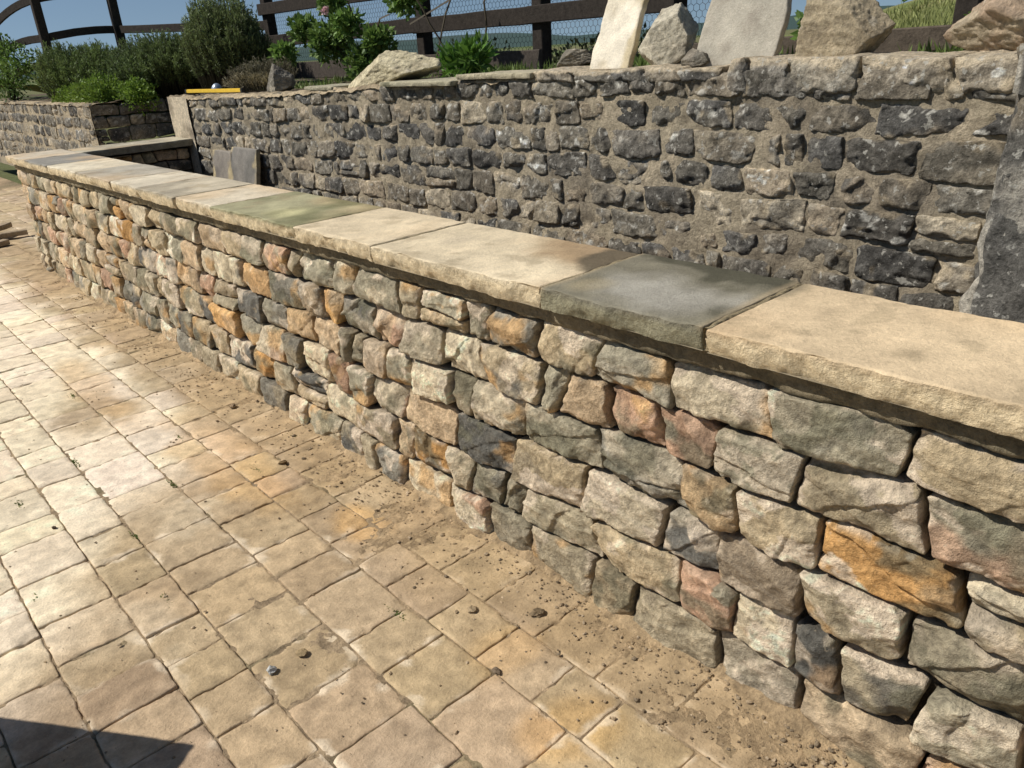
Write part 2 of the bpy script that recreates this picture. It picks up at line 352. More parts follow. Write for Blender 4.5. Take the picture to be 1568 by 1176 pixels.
topsheet(2.72,7.37,lambda y:1.262+rtop(y))
topsheet(9.84,17,lambda y:1.175+0*y,st=.05)
mb.build('retaining_mortar',M_mort,parent=ret)
mb=MB()
def col_cap(P,rg,fac,e,u,v,chip,ru):
    c=col_ret(P,rg,fac,e,u,v,chip,ru)*1.35
    return mixc(c,np.array([.62,.51,.35]),sm(v+.35*fbm(P*14,3,4),.35,.75)*.75)  # cap stones blended paler towards the top, sunlit tops put into the colour
wall(mb,(np.array([XR-.01,0,0]),Y,Z,-X),-.4,1.72,[1.280,1.405],(.13,.25),lambda a:.008,.26,.010,.016,col_cap,51,wav=.012,gap=.006,amp=.007,topfn=lambda a:0*a,split=0)
wall(mb,(np.array([XR-.01,0,0]),Y,Z,-X),1.74,2.75,[1.325,1.39],(.16,.3),lambda a:.008,.26,.010,.012,col_cap,52,wav=.010,gap=.006,amp=.006,split=0)
mb.build('capping_stones',M_ret,parent=ret)
# ------------------------------------------------------------ rocks
def ico(k):
    bm=bmesh.new();bmesh.ops.create_icosphere(bm,subdivisions=k,radius=1);v=np.array([v.co[:] for v in bm.verts]);f=np.array([[v.index for v in f.verts] for f in bm.faces]);bm.free();return v,f
ICV,ICF=ico(6);LV,LF=ico(2);TV,TF=ico(1)
def rock_v(size,seed,npl=15,base=ICV,rough=.045):
    rg=np.random.default_rng(seed);i=np.arange(npl)+.5;ph=np.arccos(1-2*i/npl);th=math.pi*(1+5**.5)*i
    nn=np.stack([np.cos(th)*np.sin(ph),np.sin(th)*np.sin(ph),np.cos(ph)],1)+rg.normal(0,.28,(npl,3));nn/=np.linalg.norm(nn,axis=1)[:,None];d=rg.uniform(.66,.86,npl)
    dt=base@nn.T;r=np.where(dt>.05,d[None,:]/np.maximum(dt,.05),9);r=np.minimum(r.min(1),1.5)
    V=base*r[:,None];V=V*(1+rough*fbm(V*2.6+seed,3,seed))[:,None]*(1+rough*.9*fbm(V*8+seed,4,seed))[:,None]
    return V*np.array(size)
def rotm(rx,ry,rz): return np.array(Matrix.Rotation(rz,3,'Z')@Matrix.Rotation(ry,3,'Y')@Matrix.Rotation(rx,3,'X'))
def rock(name,loc,size,seed,c1,c2,rot=(0,0,0),npl=12,m=M_low):
    V=rock_v(size,seed,npl)@rotm(*rot).T+np.array(loc)
    C=mixc(np.tile(c1,(len(V),1)),np.array(c2),sm(fbm(V*9,3,seed),-.1,.5))
    C=mixc(C,np.array([.62,.55,.42]),sm(fbm(V*22,3,seed+1),.4,.6)*.5)
    k=MB();k.add(V,ICF,C*(1+.25*fbm(V*40,3,6))[:,None]);return k.build(name,m)
rock('rough_rock',(2.86,2.13,1.475),(.10,.13,.155),5,(.60,.54,.41),(.42,.37,.28),(.3,.1,.2),14)
rock('rough_rock',(2.84,1.38,1.467),(.12,.18,.135),8,(.50,.41,.27),(.36,.29,.19),(.05,.1,.1),13)
rock('rough_rock',(2.95,.82,1.47),(.16,.26,.15),13,(.46,.34,.23),(.50,.41,.28),(.1,.0,.2),14)
rock('rough_rock',(2.78,4.13,1.39),(.12,.31,.105),21,(.64,.56,.37),(.48,.41,.27),(-.16,.0,.05),9)
rock('rough_rock',(2.82,5.55,1.36),(.1,.14,.1),23,(.22,.2,.16),(.15,.13,.11),(0,.2,0),12)
rock('rough_rock',(2.80,1.95,1.40),(.05,.07,.045),25,(.22,.2,.16),(.3,.26,.2))
rock('rough_rock',(2.95,2.75,1.42),(.09,.12,.05),27,(.25,.22,.17),(.2,.18,.14))
def lean_slab(name,yb0,yb1,zb,zt,x,lean,shift,base,c2,seed,th=.035,m=None):
    k=MB()
    for sgn in(1,-1):
        W=yb1-yb0;H=zt-zb
        s,t,dep,e,n,mm=ringgrid(W,H,.008,.006,th/2,3)
        P=np.stack([s*W,t*H,dep],1)+seed
        a=yb0+W*s+shift*t+.012*fbm(np.stack([t*H*12,0*t+seed,0*t+(s>.5)],1),4,seed)*(np.abs(2*s-1))
        z=zb+H*t;xo=x+lean*t-sgn*(th/2-dep)-.003*fbm(P*12,3,seed)
        V=np.stack([xo,a,z],1)
        C=mixc(np.tile(base,(len(V),1)),np.array(c2),sm(fbm(P*7,4,seed),-.1,.5)*.8)
        C=mixc(C,np.array([.50,.40,.22]),sm(np.abs(2*s-1)+.5*fbm(P*9,3,seed),.8,1.1)*.7)
        k.add(V,gridF(n,mm,sgn>0),C*(1+.14*fbm(P*25,4,2))[:,None])
    return k.build(name,M_cop)
lean_slab('leaning_flagstone',2.30,2.52,1.375,1.95,2.80,.16,-.10,(.80,.72,.57),(.56,.47,.32),3)
lean_slab('leaning_flagstone',1.61,1.95,1.375,1.98,2.80,.16,-.03,(.44,.40,.32),(.33,.29,.23),4)
lean_slab('leaning_paving_slab',5.68,6.12,.35,.90,2.50,.12,0,(.23,.21,.18),(.17,.16,.14),6)
lean_slab('leaning_paving_slab',6.15,6.5,.35,.86,2.52,.1,.0,(.26,.23,.19),(.17,.15,.13),7)
fl=MB()
for k,(y0,y1,zz,b) in enumerate([(3.30,3.95,1.352,(.50,.45,.31)),(2.74,3.28,1.378,(.54,.47,.32)),(4.55,4.9,1.33,(.44,.4,.28))]):
    def cf(V,e,b=b): return mixc(np.tile(b,(len(V),1)),np.array([.28,.26,.17]),sm(fbm(V*9,3,3),0,.6))
    slab(fl,None,2.61+.02*k,2.93,y0,y1,zz,.024,.012,cf,200+k,.45)
fl.build('thin_flagstones',M_edge)
k=MB()
for nm,(o,A,H_,O,L,Hh) in enumerate([((2.42,-.9,0),Y,Z,-X,1.60,1.43),((2.42,.70,0),X,Z,Y,.5,1.43),((2.42,-.9,1.43),Y,X,Z,1.60,.5)]):
    s,t,dep,e,n,m=ringgrid(L,Hh,.009,.03,.12,3)
    P=np.stack([s*L,t*Hh,dep],1)+nm*5
    off=.03*fbm(P*3.2,3,66)+.024*fbm(P*11,4,67)+(.03*(1-t) if nm<2 else 0)
    V=np.array(o)[None,:]+(s*L)[:,None]*A+(t*Hh)[:,None]*H_+((-dep+off))[:,None]*O
    st=sm(fbm(P*np.array([16,4,4]),4,70),.0,.3)
    C=mixc(np.tile([.15,.14,.12],(len(V),1)),np.array([.62,.56,.45]),st*.75);C=mixc(C,np.array([.38,.31,.21]),sm(fbm(P*5,3,71),.2,.6)*.6)
    k.add(V,gridF(n,m,np.dot(np.cross(A,H_),O)<0),C)
k.build('rough_stone_pier',M_ret)
# ------------------------------------------------------------ PAVING
def dust(x,y):
    P=np.stack([x,y,0*x],1)
    w=fbm(P*3.2,4,201)
    return np.clip(sm(x+.22*w,1.02,1.3),0,1)*(x<1.5)
def pav_tint(x,y):
    P=np.stack([x,y,0*x],1);w=fbm(P*1.6,4,202);w2=fbm(P*6,4,203)
    pale=sm(y+.9*w-.9*(x-.3),2.1,3.0)
    c=mixc(np.tile([.47,.35,.215],(len(x),1)),np.array([.80,.675,.495]),pale*.95)
    c=mixc(c,np.array([.64,.52,.355]),sm(fbm(P*2.7,4,211),.15,.5)*.5*(1-pale))
    c=mixc(c,np.array([.32,.225,.13]),sm(fbm(P*3.6,4,212),.2,.6)*.5*(1-pale*.7))
    brown=sm(x+.13*w2,.93,1.13)*sm(y,1.8,3.2)
    c=mixc(c,np.array([.36,.255,.14]),brown*.75)
    d=np.hypot((x-.72)/.22,(y-3.9)/.3)+.4*w2;c=mixc(c,np.array([.38,.27,.15]),(1-sm(d,.5,1.2))*.7)
    for (px,py,rx,ry,am) in [(1.07,2.10,.10,.17,.7),(.97,.98,.13,.10,.6),(1.02,1.28,.13,.09,.35),(.95,3.0,.15,.5,.45),(.8,4.3,.12,.5,.35)]:
        d=np.hypot((x-px)/rx,(y-py)/ry)+.45*w2;c=mixc(c,np.array([.62,.385,.16]),(1-sm(d,.6,1.2))*am)
    return c
pm=MB();prg=np.random.default_rng(8)
def lay(xs,xe,ya,yb):
    x=xs;row=0
    while x>xe:
        w=[.215,.165,.215,.235,.165][row%5]
        if row==0: w=.225
        x0=x-w;yc=ya+prg.uniform(0,.2)
        while yc<yb:
            L=prg.choice([.165,.215,.265,.325],p=[.34,.36,.22,.08]);y1=yc+L
            near=(-.35<x0<1.4)
            res=.010 if (near and yc<2.6) else (.018 if near and yc<5 else (.035 if near else .08))
            g=.002
            s,t,dep,e,n,m=ringgrid(L-2*g,w-2*g,res,.005,.03,1)
            u=2*s-1;v=2*t-1;cr=.04
            uu=u*np.sqrt(1-cr*v**10);vv=v*np.sqrt(1-cr*u**10)
            yv=yc+g+(L-2*g)*(uu+1)/2;xv=x0+g+(w-2*g)*(vv+1)/2
            P=np.stack([xv,yv,-dep],1)
            tx,ty=prg.normal(0,.007,2);dz=prg.normal(0,.0014)
            edge=np.maximum(abs(u),abs(v));n20=fbm(P*20,3,306)
            zv=-dep+dz+tx*(xv-x0-w/2)+ty*(yv-yc-L/2)+.0014*vn(P*14,301)+.0014*fbm(P*60,2,302)-.006*sm(fbm(P*30,3,303),.05,.5)*sm(edge,.84,1)
            xv=xv+.0026*n20;yv=yv+.0026*vn(P*25,305)
            C=pav_tint(xv,yv)*prg.uniform(.88,1.12)
            C=C*np.array([1,prg.uniform(.98,1.02),prg.uniform(.94,1.06)])
            rim=sm(edge+.35*n20,.9,1.08)*sm(fbm(P*4,2,307),-.2,.4)
            C=mixc(C,np.array([.78,.65,.47]),rim*.6)
            C=C*(1+.22*fbm(P*34,3,308))[:,None]
            ds=dust(xv,yv);C=mixc(C,np.array([.41,.295,.165])*(1+.4*n20)[:,None],ds*.7)
            pm.add(np.stack([xv,yv,zv],1),gridF(n,m,True),C)
            yc=y1
        x=x0;row+=1
lay(1.335,-3.2,-1.2,13.5);lay(2.62,1.40,7.65,13.5)
pave=empty('block_paving')
pm.build('paving_setts',M_pav,parent=pave)
sb=MB()
def soil(x0,x1,y0,y1,st):
    xs=np.arange(x0,x1+st*.5,st);ys=np.arange(y0,y1+st*.5,st);xx,yy=np.meshgrid(xs,ys,indexing='ij');xr,yr=xx.ravel(),yy.ravel()
    P=np.stack([xr,yr,0*xr],1);ds=dust(xr,yr);n7=fbm(P*7,3,402)
    z=-.0058+.0018*fbm(P*35,3,401)+ds*(.0025+.0055*n7+.0025*fbm(P*50,2,403))
    z=z+.022*sm(xr+.02*n7,1.315,1.36)*(yr<7.6)
    c=mixc(np.tile([.37,.275,.17],(len(xr),1)),np.array([.19,.165,.09]),sm(fbm(P*8,3,404),.1,.5)*.6)
    c=mixc(c,np.array([.42,.30,.17]),ds*.85);c=c*(1+.35*fbm(P*26,3,405))[:,None]
    sb.add(np.stack([xr,yr,z],1),gridF(len(xs),len(ys)),c)
soil(-.3,1.42,.4,3.2,.0075);soil(-.3,1.42,3.2,6,.015);soil(-.3,1.42,6,13.5,.04);soil(-.3,1.42,-1.2,.4,.03);soil(-3.2,-.3,-1.2,13.5,.1);soil(1.42,2.65,7.5,13.5,.1);soil(-3.2,2.65,13.5,25,.25)
sb.build('jointing_sand',M_soil,parent=pave)
db=MB();drg=np.random.default_rng(4)
def crumb(x,y,s,c,z=0.,base=TV,f=TF):
    V=base*(1+drg.uniform(-.3,.3,(len(base),1)))*np.array([s*drg.uniform(.7,1.4),s*drg.uniform(.7,1.4),s*drg.uniform(.4,.8)])
    th=drg.uniform(0,6);cs,sn=math.cos(th),math.sin(th)
    V=np.stack([V[:,0]*cs-V[:,1]*sn+x,V[:,0]*sn+V[:,1]*cs+y,V[:,2]+z+s*.3],1);db.add(V,f,np.array(c)*drg.uniform(.7,1.3))
for i in range(4600):
    y=.4+6.5*drg.random()**1.5
    q=drg.random()
    if q<.65: x=1.345-abs(drg.normal(0,.14))
    else: x=drg.uniform(-.2,1.3)
    s=.0012+.0040*drg.random()**6 + (.004*drg.random()**3 if q<.5 else 0)
    c=[(.42,.31,.19),(.34,.25,.15),(.52,.40,.26),(.26,.2,.13)][drg.integers(4)]
    crumb(x,y,s,c,z=.001)
for (x,y,s,c) in [(.53,1.66,.013,(.6,.6,.56)),(.62,1.66,.011,(.3,.22,.12)),(1.06,1.45,.012,(.4,.3,.18)),(.3,2.9,.01,(.14,.1,.07)),(1.18,1.3,.017,(.3,.22,.13)),(1.1,2.7,.015,(.3,.2,.1)),(1.2,3.4,.018,(.28,.2,.12)),(.95,1.22,.01,(.2,.15,.1))]:
    crumb(x,y,s,c,base=LV,f=LF,z=.002)
db.build('stone_debris',M_soil,smooth=False)
# ------------------------------------------------------------ GROUND etc
g=MB()
s_=np.concatenate([-np.geomspace(3000,4,40),np.linspace(-3.5,3.5,8),np.geomspace(4,3000,40)])
xx,yy=np.meshgrid(s_,s_,indexing='ij');xr,yr=xx.ravel(),yy.ravel();P=np.stack([xr,yr,0*xr],1)
g.add(np.stack([xr,yr,-.035+0*xr],1),gridF(len(s_),len(s_)),mixc(np.tile([.10,.13,.045],(len(xr),1)),np.array([.16,.15,.07]),sm(fbm(P*.02,3,2),-.2,.5)))
g.build('ground',M_gnd)
b=MB()
def bed(x0,x1,y0,y1,zf,st,c1,c2,seed):
    xs=np.arange(x0,x1+st*.5,st);ys=np.arange(y0,y1+st*.5,st);xx,yy=np.meshgrid(xs,ys,indexing='ij');xr,yr=xx.ravel(),yy.ravel();P=np.stack([xr,yr,0*xr],1)
    z=zf(xr,yr)+.025*fbm(P*4,4,seed)
    b.add(np.stack([xr,yr,z],1),gridF(len(xs),len(ys)),mixc(np.tile(c1,(len(xr),1)),np.array(c2),sm(fbm(P*3,4,seed+1),-.2,.4)))
so=(.12,.09,.06);so2=(.2,.15,.1)
bed(1.7,2.7,-.2,7.1,lambda x,y:.33+0*x,.04,so,so2,1)
zb=lambda x,y:1.262+.08*(1-sm(y,2.2,7.0))
bed(2.98,6.9,-3,7.36,zb,.05,so,(.1,.11,.05),2)
bed(3.8,6.9,7.36,9.9,lambda x,y:1.25+0*x,.05,so,(.1,.11,.05),3)
bed(2.98,6.9,9.9,17,lambda x,y:1.19+0*x,.06,so,(.1,.12,.05),4)
b.build('garden_bed',M_soil)
st=MB()
for i in range(4):
    x0=2.75+.26*i;z1=.22+.26*i
    V=[(x,y,z) for x in(x0,3.79-.003*i) for y in(7.38+.003*i,9.8-.003*i) for z in(0,z1)]
    st.add(V,[[0,1,3,2],[4,6,7,5],[0,4,5,1],[2,3,7,6],[0,2,6,4],[1,5,7,3]],np.array([.16,.14,.11]))
st.build('garden_steps',M_mort,smooth=False)
g=MB()
xs=np.linspace(6.9,40,60);ys=np.linspace(-12,40,90);xx,yy=np.meshgrid(xs,ys,indexing='ij');xr,yr=xx.ravel(),yy.ravel();P=np.stack([xr,yr,0*xr],1)
bank=sm(xr,7,13)*(1-sm(yr/np.maximum(xr,1),.3,.62))*.75
z=1.22+bank+.06*fbm(P*.6,3,4)-3*sm(xr,20,40)-1.0*sm(yr/xr,.75,1.2)*sm(xr,7,12)
g.add(np.stack([xr,yr,z],1),gridF(len(xs),len(ys)),mixc(np.tile([.16,.19,.06],(len(xr),1)),np.array([.24,.22,.10]),sm(fbm(P*2,3,4),-.2,.5)))
g.build('lawn_bank',M_gnd)
h=MB()
th=np.linspace(-.6,2.4,200);rr=np.array([500,640,800,1000.]);hh=np.array([-2,6,9,-2])
T,Rr=np.meshgrid(th,np.arange(4),indexing='ij');T=T.ravel();Ri=Rr.ravel()
hz=hh[Ri]*(1+.6*fbm(np.stack([T*7,Ri*3.,0*T],1),3,8))
h.add(np.stack([np.sin(T)*rr[Ri],np.cos(T)*rr[Ri],hz],1),gridF(200,4),np.array([.05,.08,.07]))
h.build('distant_hills',M_gnd)
# ------------------------------------------------------------ FENCE
def beam(mb,p0,p1,w,hgt,c,up=Z,bow=None,seg=8):
    p0=np.array(p0,float);p1=np.array(p1,float);d=p1-p0;L=np.linalg.norm(d);d/=L
    sd=np.cross(up,d);sd/=np.linalg.norm(sd);u2=np.cross(d,sd)
    t=np.linspace(0,1,seg);pts=p0+(p1-p0)*t[:,None]
    if bow: pts=pts+np.outer(4*t*(1-t),np.array([0,0,bow]))
    ring=[(-w/2,-hgt/2+.006),(-w/2,hgt/2-.006),(-w/2+.006,hgt/2),(w/2-.006,hgt/2),(w/2,hgt/2-.006),(w/2,-hgt/2+.006),(w/2-.006,-hgt/2),(-w/2+.006,-hgt/2)]
    V=[]
    for i in range(seg):
        j=fbm(np.array([[i*1.3,p0[0]*9,p0[1]*7]]),2,4)[0]*.004
        for a_,b_ in ring: V.append(pts[i]+sd*(a_+j)+u2*(b_+j))
    V=np.array(V);F=[[i*8+k,i*8+(k+1)%8,(i+1)*8+(k+1)%8,(i+1)*8+k] for i in range(seg-1) for k in range(8)]
    mb.add(V,F,np.array(c))
    mb.add(V[:8],[list(range(8))],np.array(c));mb.add(V[-8:],[list(range(8))[::-1]],np.array(c))
fc=(.040,.033,.027)
fence=empty('timber_garden_fence')
f=MB()
B_=(4.05,12.6);C_=(3.2,13.1);D_=(2.85,14.3)
posts=[(4.6,9.1,2.5),(4.6,6.15,2.5),(4.6,4.65,2.4),(4.6,3.4,2.4),(4.6,1.6,2.3),(4.6,-.2,2.3),(*B_,2.75),(*C_,2.75),(*D_,2.3)]
for x,y,zt in posts: beam(f,(x,y,.9),(x+.01,y-.02,zt),.11,.11,fc,up=X)
for (y0,y1) in [(9.1,6.15),(6.15,4.65),(4.65,3.4),(3.4,1.6),(1.6,-.2)]:
    for z0,hg in [(1.70,.125),(2.02,.12)]:
        if y1<3 and z0<1.9: continue
        beam(f,(4.53,y0+.06,z0+rng.uniform(-.01,.02)),(4.53,y1-.06,z0+rng.uniform(-.01,.02)),.03,hg,fc)
    if y1>4: beam(f,(4.53,y0+.06,1.38),(4.53,y1-.06,1.37),.035,.17,np.array(fc)*1.8)
A_=(4.6,9.1)
for za,zb2,zc,zd in [(2.36,2.50,2.46,2.18),(1.87,2.03,1.97,1.82),(1.58,1.63,1.63,1.47)]:
    beam(f,(*A_,za),(*B_,zb2),.035,.10,fc);beam(f,(*B_,zb2),(*C_,zc),.035,.10,fc,bow=.03);beam(f,(*C_,zc),(*D_,zd),.035,.10,fc,bow=.05)
    beam(f,(*D_,zd),(2.2,16,zd-.3),.035,.10,fc)
f.build('posts_and_rails',M_wood,smooth=False,parent=fence)
def wire(p0,p1,z0,z1,cell=.045):
    p0=np.array(p0,float);p1=np.array(p1,float);L=np.linalg.norm(p1-p0);d=(p1-p0)/L
    s=cell/math.sqrt(3);E=[]
    nx=int(L/cell);nz=int((z1-z0)/(1.5*s))
    for j in range(nz):
        for i in range(nx):
            cx=(i+.5*(j%2))*cell;cz=z0+j*1.5*s
            a=(cx-cell/2,cz+s/2);b_=(cx,cz+s);c_=(cx+cell/2,cz+s/2);dd=(cx+cell/2,cz-s/2)
            E+= [(a,b_),(b_,c_),(c_,dd)]
    E=np.array(E);P0=p0+E[:,0,0][:,None]*d;P0[:,2]=E[:,0,1];P1=p0+E[:,1,0][:,None]*d;P1[:,2]=E[:,1,1]
    return P0,P1
def tubes(mb,P0,P1,r,c):
    d=P1-P0;d/=np.linalg.norm(d,axis=1)[:,None];a=np.cross(d,np.array([1,.3,.2]));a/=np.linalg.norm(a,axis=1)[:,None];b_=np.cross(d,a)
    V=[];n=len(P0)
    for P in(P0,P1):
        for k in range(3):
            t=k*2*math.pi/3;V.append(P+r*(math.cos(t)*a+math.sin(t)*b_))
    V=np.stack(V,1).reshape(-1,3);base=np.arange(n)*6
    F=np.vstack([np.stack([base+k,base+(k+1)%3,base+3+(k+1)%3,base+3+k],1) for k in range(3)])
    mb.add(V,F,np.array(c))
w=MB()
for p0,p1,z0,z1 in [((4.67,9.1,0),(4.67,2.6,0),1.30,2.2),((4.6,9.1,0),(4.05,12.6,0),1.3,1.9)]:
    P0,P1=wire(p0,p1,z0,z1);tubes(w,P0,P1,.0016,(.08,.08,.08))
w.build('chicken_wire',M_wood,parent=fence)
f=MB()
beam(f,(3.75,2.9,1.40),(3.75,1.2,1.42),.10,.10,(.10,.08,.06));beam(f,(3.9,1.25,1.41),(3.9,-.6,1.43),.10,.11,(.10,.08,.06))
f.build('timber_sleeper',M_wood,smooth=False)
# ------------------------------------------------------------ PLANTS
def leaves(mb,P,d,L,W,c,cv=.35,seed=0):
    rg=np.random.default_rng(seed);n=len(P);d=d/np.linalg.norm(d,axis=1)[:,None]
    s=np.cross(d,rg.normal(size=(n,3)));s/=np.linalg.norm(s,axis=1)[:,None];nn=np.cross(s,d)
    L=L*rg.uniform(.6,1.3,n)[:,None];W=W*rg.uniform(.7,1.3,n)[:,None]
    V=np.stack([P,P+d*L*.45-s*W*.5+nn*W*.12,P+d*L,P+d*L*.45+s*W*.5+nn*W*.12],1).reshape(-1,3)
    F=np.arange(n*4).reshape(-1,4)
    C=np.tile(c,(n,1))*(1+cv*rg.uniform(-1,1,n))[:,None];C=np.clip(C+rg.uniform(0,.02,(n,1))*np.array([1,.8,0]),0,1)
    mb.add(V,F,np.repeat(C,4,axis=0))
def spiky(name,loc,rad,h,nst,nl,c,seed,L=.045,W=.010):
    rg=np.random.default_rng(seed);mb=MB()
    th=rg.uniform(0,6.28,nst);rr=np.sqrt(rg.random(nst))
    lump=1+.22*fbm(np.stack([np.cos(th)*rr*2.2,np.sin(th)*rr*2.2,0*rr+seed],1),2,seed)
    base=np.array(loc)+np.stack([rr*np.cos(th)*rad[0]*.8,rr*np.sin(th)*rad[1]*.8,0*rr],1)
    out=np.stack([rr*np.cos(th)*rad[0]*.35,rr*np.sin(th)*rad[1]*.35,h*(1-.4*rr**3)*rg.uniform(.78,1.08,nst)*lump],1)+np.stack([rg.normal(0,.03,nst),rg.normal(0,.03,nst),0*rr],1)
    t=rg.uniform(.25,1,(nst,nl))**.7;P=base[:,None,:]+out[:,None,:]*t[:,:,None];P=P.reshape(-1,3)
    d=np.repeat(out/np.linalg.norm(out,axis=1)[:,None],nl,axis=0)*.9+rg.normal(0,.5,(nst*nl,3))
    cc=np.repeat((.7+.6*rg.random(nst)),nl)
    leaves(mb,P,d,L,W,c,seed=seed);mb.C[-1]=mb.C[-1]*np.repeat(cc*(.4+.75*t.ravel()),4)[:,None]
    tubes(mb,base,base+out*.97,.003,(.08,.07,.04))
    return mb.build(name,M_leaf,smooth=False)
def bushy(name,clumps,n,c,seed,L=.05,W=.03,stems=None,flowers=None,up=.3):
    rg=np.random.default_rng(seed);mb=MB()
    for (x,y,z,r) in clumps:
        k=int(n*r*r*r**-.5);v=rg.normal(size=(k,3));v/=np.linalg.norm(v,axis=1)[:,None];v*=(rg.random(k)**.5)[:,None]
        v*= (1+.35*fbm(v*2+seed,2,seed))[:,None]
        P=np.array([x,y,z])+v*r*np.array([1,1,.8]);d=v+rg.normal(0,.6,(k,3))+np.array([0,0,up])
        leaves(mb,P,d,L,W,np.array(c)*rg.uniform(.8,1.2),seed=int(rg.integers(1e6)))
    if stems:
        for p,q in stems:
            p=np.array(p,float);q=np.array(q,float);pts=[p+(q-p)*t+np.array([0,0,.06*math.sin(3.1*t)])+rg.normal(0,.01,3) for t in np.linspace(0,1,7)]
            pts=np.array(pts);tubes(mb,pts[:-1],pts[1:],.008,(.10,.08,.05))
    if flowers:
        for fl_ in flowers:
            k=26;v=rg.normal(size=(k,3));v/=np.linalg.norm(v,axis=1)[:,None]
            leaves(mb,np.tile(fl_,(k,1))+v*.008,v+np.array([-.3,-.3,.3]),.035,.035,(.75,.52,.55),cv=.1,seed=k)
    return mb.build(name,M_leaf,smooth=False)
spiky('rosemary_shrub',(4.05,10.5,1.15),(.75,.9),.72,1500,60,(.12,.165,.06),31)
spiky('rosemary_shrub',(3.95,8.9,1.2),(.38,.5),.86,800,60,(.14,.18,.07),32)
spiky('rosemary_shrub',(3.35,12.0,1.1),(.55,.8),.72,1100,50,(.13,.18,.06),33)
spiky('lavender_plant',(3.5,7.2,1.24),(.2,.45),.25,260,30,(.18,.16,.10),36,L=.03,W=.005)
spiky('lavender_plant',(3.0,6.3,1.27),(.1,.5),.13,200,22,(.24,.2,.11),37,L=.03,W=.005)
bushy('marjoram_plant',[(3.0,10.3,1.24,.28),(3.25,9.95,1.22,.22),(3.0,11.0,1.2,.25),(2.95,10.7,1.25,.2),(2.95,11.5,1.2,.2)],24000,(.18,.28,.045),34,L=.035,W=.024)
bushy('climbing_shrub',[(2.9,13.6,1.65,.35),(2.75,14.1,1.45,.35),(2.8,13.8,1.9,.2)],5000,(.11,.19,.04),35)
bushy('rose_bush',[(3.95,6.7,1.62,.20),(3.9,6.3,1.75,.13),(4.0,6.0,1.6,.13),(3.95,7.15,1.75,.13),(3.9,6.5,1.92,.11),(4.1,5.7,1.9,.14),(4.0,6.2,1.42,.2),(4.1,5.3,2.0,.12),(3.9,7.5,1.55,.12)],10000,(.13,.22,.05),40,L=.06,W=.038,
  stems=[((4.0,6.4,1.25),(3.95,6.8,1.8)),((4.0,6.4,1.25),(3.9,6.2,1.9)),((4.0,6.4,1.25),(4.0,5.8,1.8)),((4.0,5.3,1.3),(4.1,4.9,2.1)),((4.0,5.0,1.3),(4.0,5.5,1.95)),((4.0,5.5,1.7),(4.1,4.0,1.95)),((4.2,4.9,1.3),(4.1,4.6,2.2))],flowers=[(3.8,6.45,1.86)])
bushy('broadleaf_seedling',[(3.2,3.95,1.40,.12),(3.2,3.8,1.45,.09)],6000,(.12,.25,.04),41,L=.09,W=.028,up=.8)
bushy('bramble_plant',[(3.3,1.0,1.5,.10),(3.2,.55,1.5,.12),(3.7,1.9,1.5,.10),(3.8,1.55,1.7,.12),(3.9,2.3,1.75,.08)],8000,(.12,.22,.045),42,L=.05,W=.035,stems=[((3.7,1.7,1.35),(3.8,1.9,2.2)),((3.5,.9,1.3),(3.6,1.1,1.9)),((3.6,1.3,1.3),(3.9,.9,2.1))])
bushy('hedge',[(5.6,y,1.2+.1*math.sin(y*3),.33) for y in np.arange(4.2,9.5,.45)],5000,(.03,.045,.018),43,L=.05,W=.03)
rg=np.random.default_rng(3)
gb=MB();n=9000;P=np.stack([rg.uniform(3.0,4.5,n),rg.uniform(.3,7.2,n),np.full(n,1.27)],1);P[:,2]+=.08*(1-sm(P[:,1],2.2,7.0))
keep=fbm(P*1.8,3,4)>.12;P=P[keep];leaves(gb,P,np.array([0,0,1.])+rg.normal(0,.5,P.shape),.07,.010,(.14,.20,.05),seed=3)
n=14000;P=np.stack([rg.uniform(7,11,n),rg.uniform(-1,6,n),np.zeros(n)],1);P[:,2]=1.20+sm(P[:,0],7,13)*(1-sm(P[:,1]/P[:,0],.3,.62))*.75
leaves(gb,P,np.array([0,0,1.])+rg.normal(0,.4,P.shape),.12,.015,(.26,.28,.10),seed=4)
gb.build('grass',M_leaf,smooth=False)
wb=MB()
for (x,y) in [(.49,2.62),(.44,2.2),(.9,3.3),(1.0,2.75),(.5,3.4),(.72,2.9),(.15,2.5),(.25,3.2),(.9,1.6),(.7,4.2),(1.25,2.9)]:
    n=40;P=np.stack([x+rg.normal(0,.004,n),y+rg.normal(0,.025,n),np.full(n,-.004)],1);leaves(wb,P,rg.normal(0,1,(n,3))*np.array([1,1,.3])+np.array([0,0,.6]),.012,.006,(.14,.18,.05),seed=int(y*100))
wb.build('joint_moss',M_leaf,smooth=False)
# ------------------------------------------------------------ spirit level, bowl
def bvbox(name,loc,size,rot,m,bev=.004,parent=None):
    bm=bmesh.new();bmesh.ops.create_cube(bm,size=1);bmesh.ops.scale(bm,vec=size,verts=bm.verts);bmesh.ops.bevel(bm,geom=bm.edges[:],offset=bev,segments=2,affect='EDGES')
    me=bpy.data.meshes.new(name);bm.to_mesh(me);bm.free();me.materials.append(m);o=bpy.data.objects.new(name,me);o.location=loc;o.rotation_euler=rot;scn.collection.objects.link(o)
    if parent:o.parent=parent
    return o
M_yel=plain('yellow_paint',(.75,.5,.05));M_blk=plain('black_rubber',(.03,.03,.03));M_stl=plain('grey_metal',(.35,.4,.45),.35,.6)
lv=empty('spirit_level')
bvbox('rail',(2.80,6.72,1.298),(.025,.95,.03),(0,0,.08),M_yel,parent=lv);bvbox('end_cap',(2.762,7.19,1.298),(.029,.03,.034),(0,0,.08),M_blk,parent=lv);bvbox('end_cap_b',(2.838,6.25,1.298),(.029,.03,.034),(0,0,.08),M_blk,parent=lv)
bk=empty('upturned_bowl')
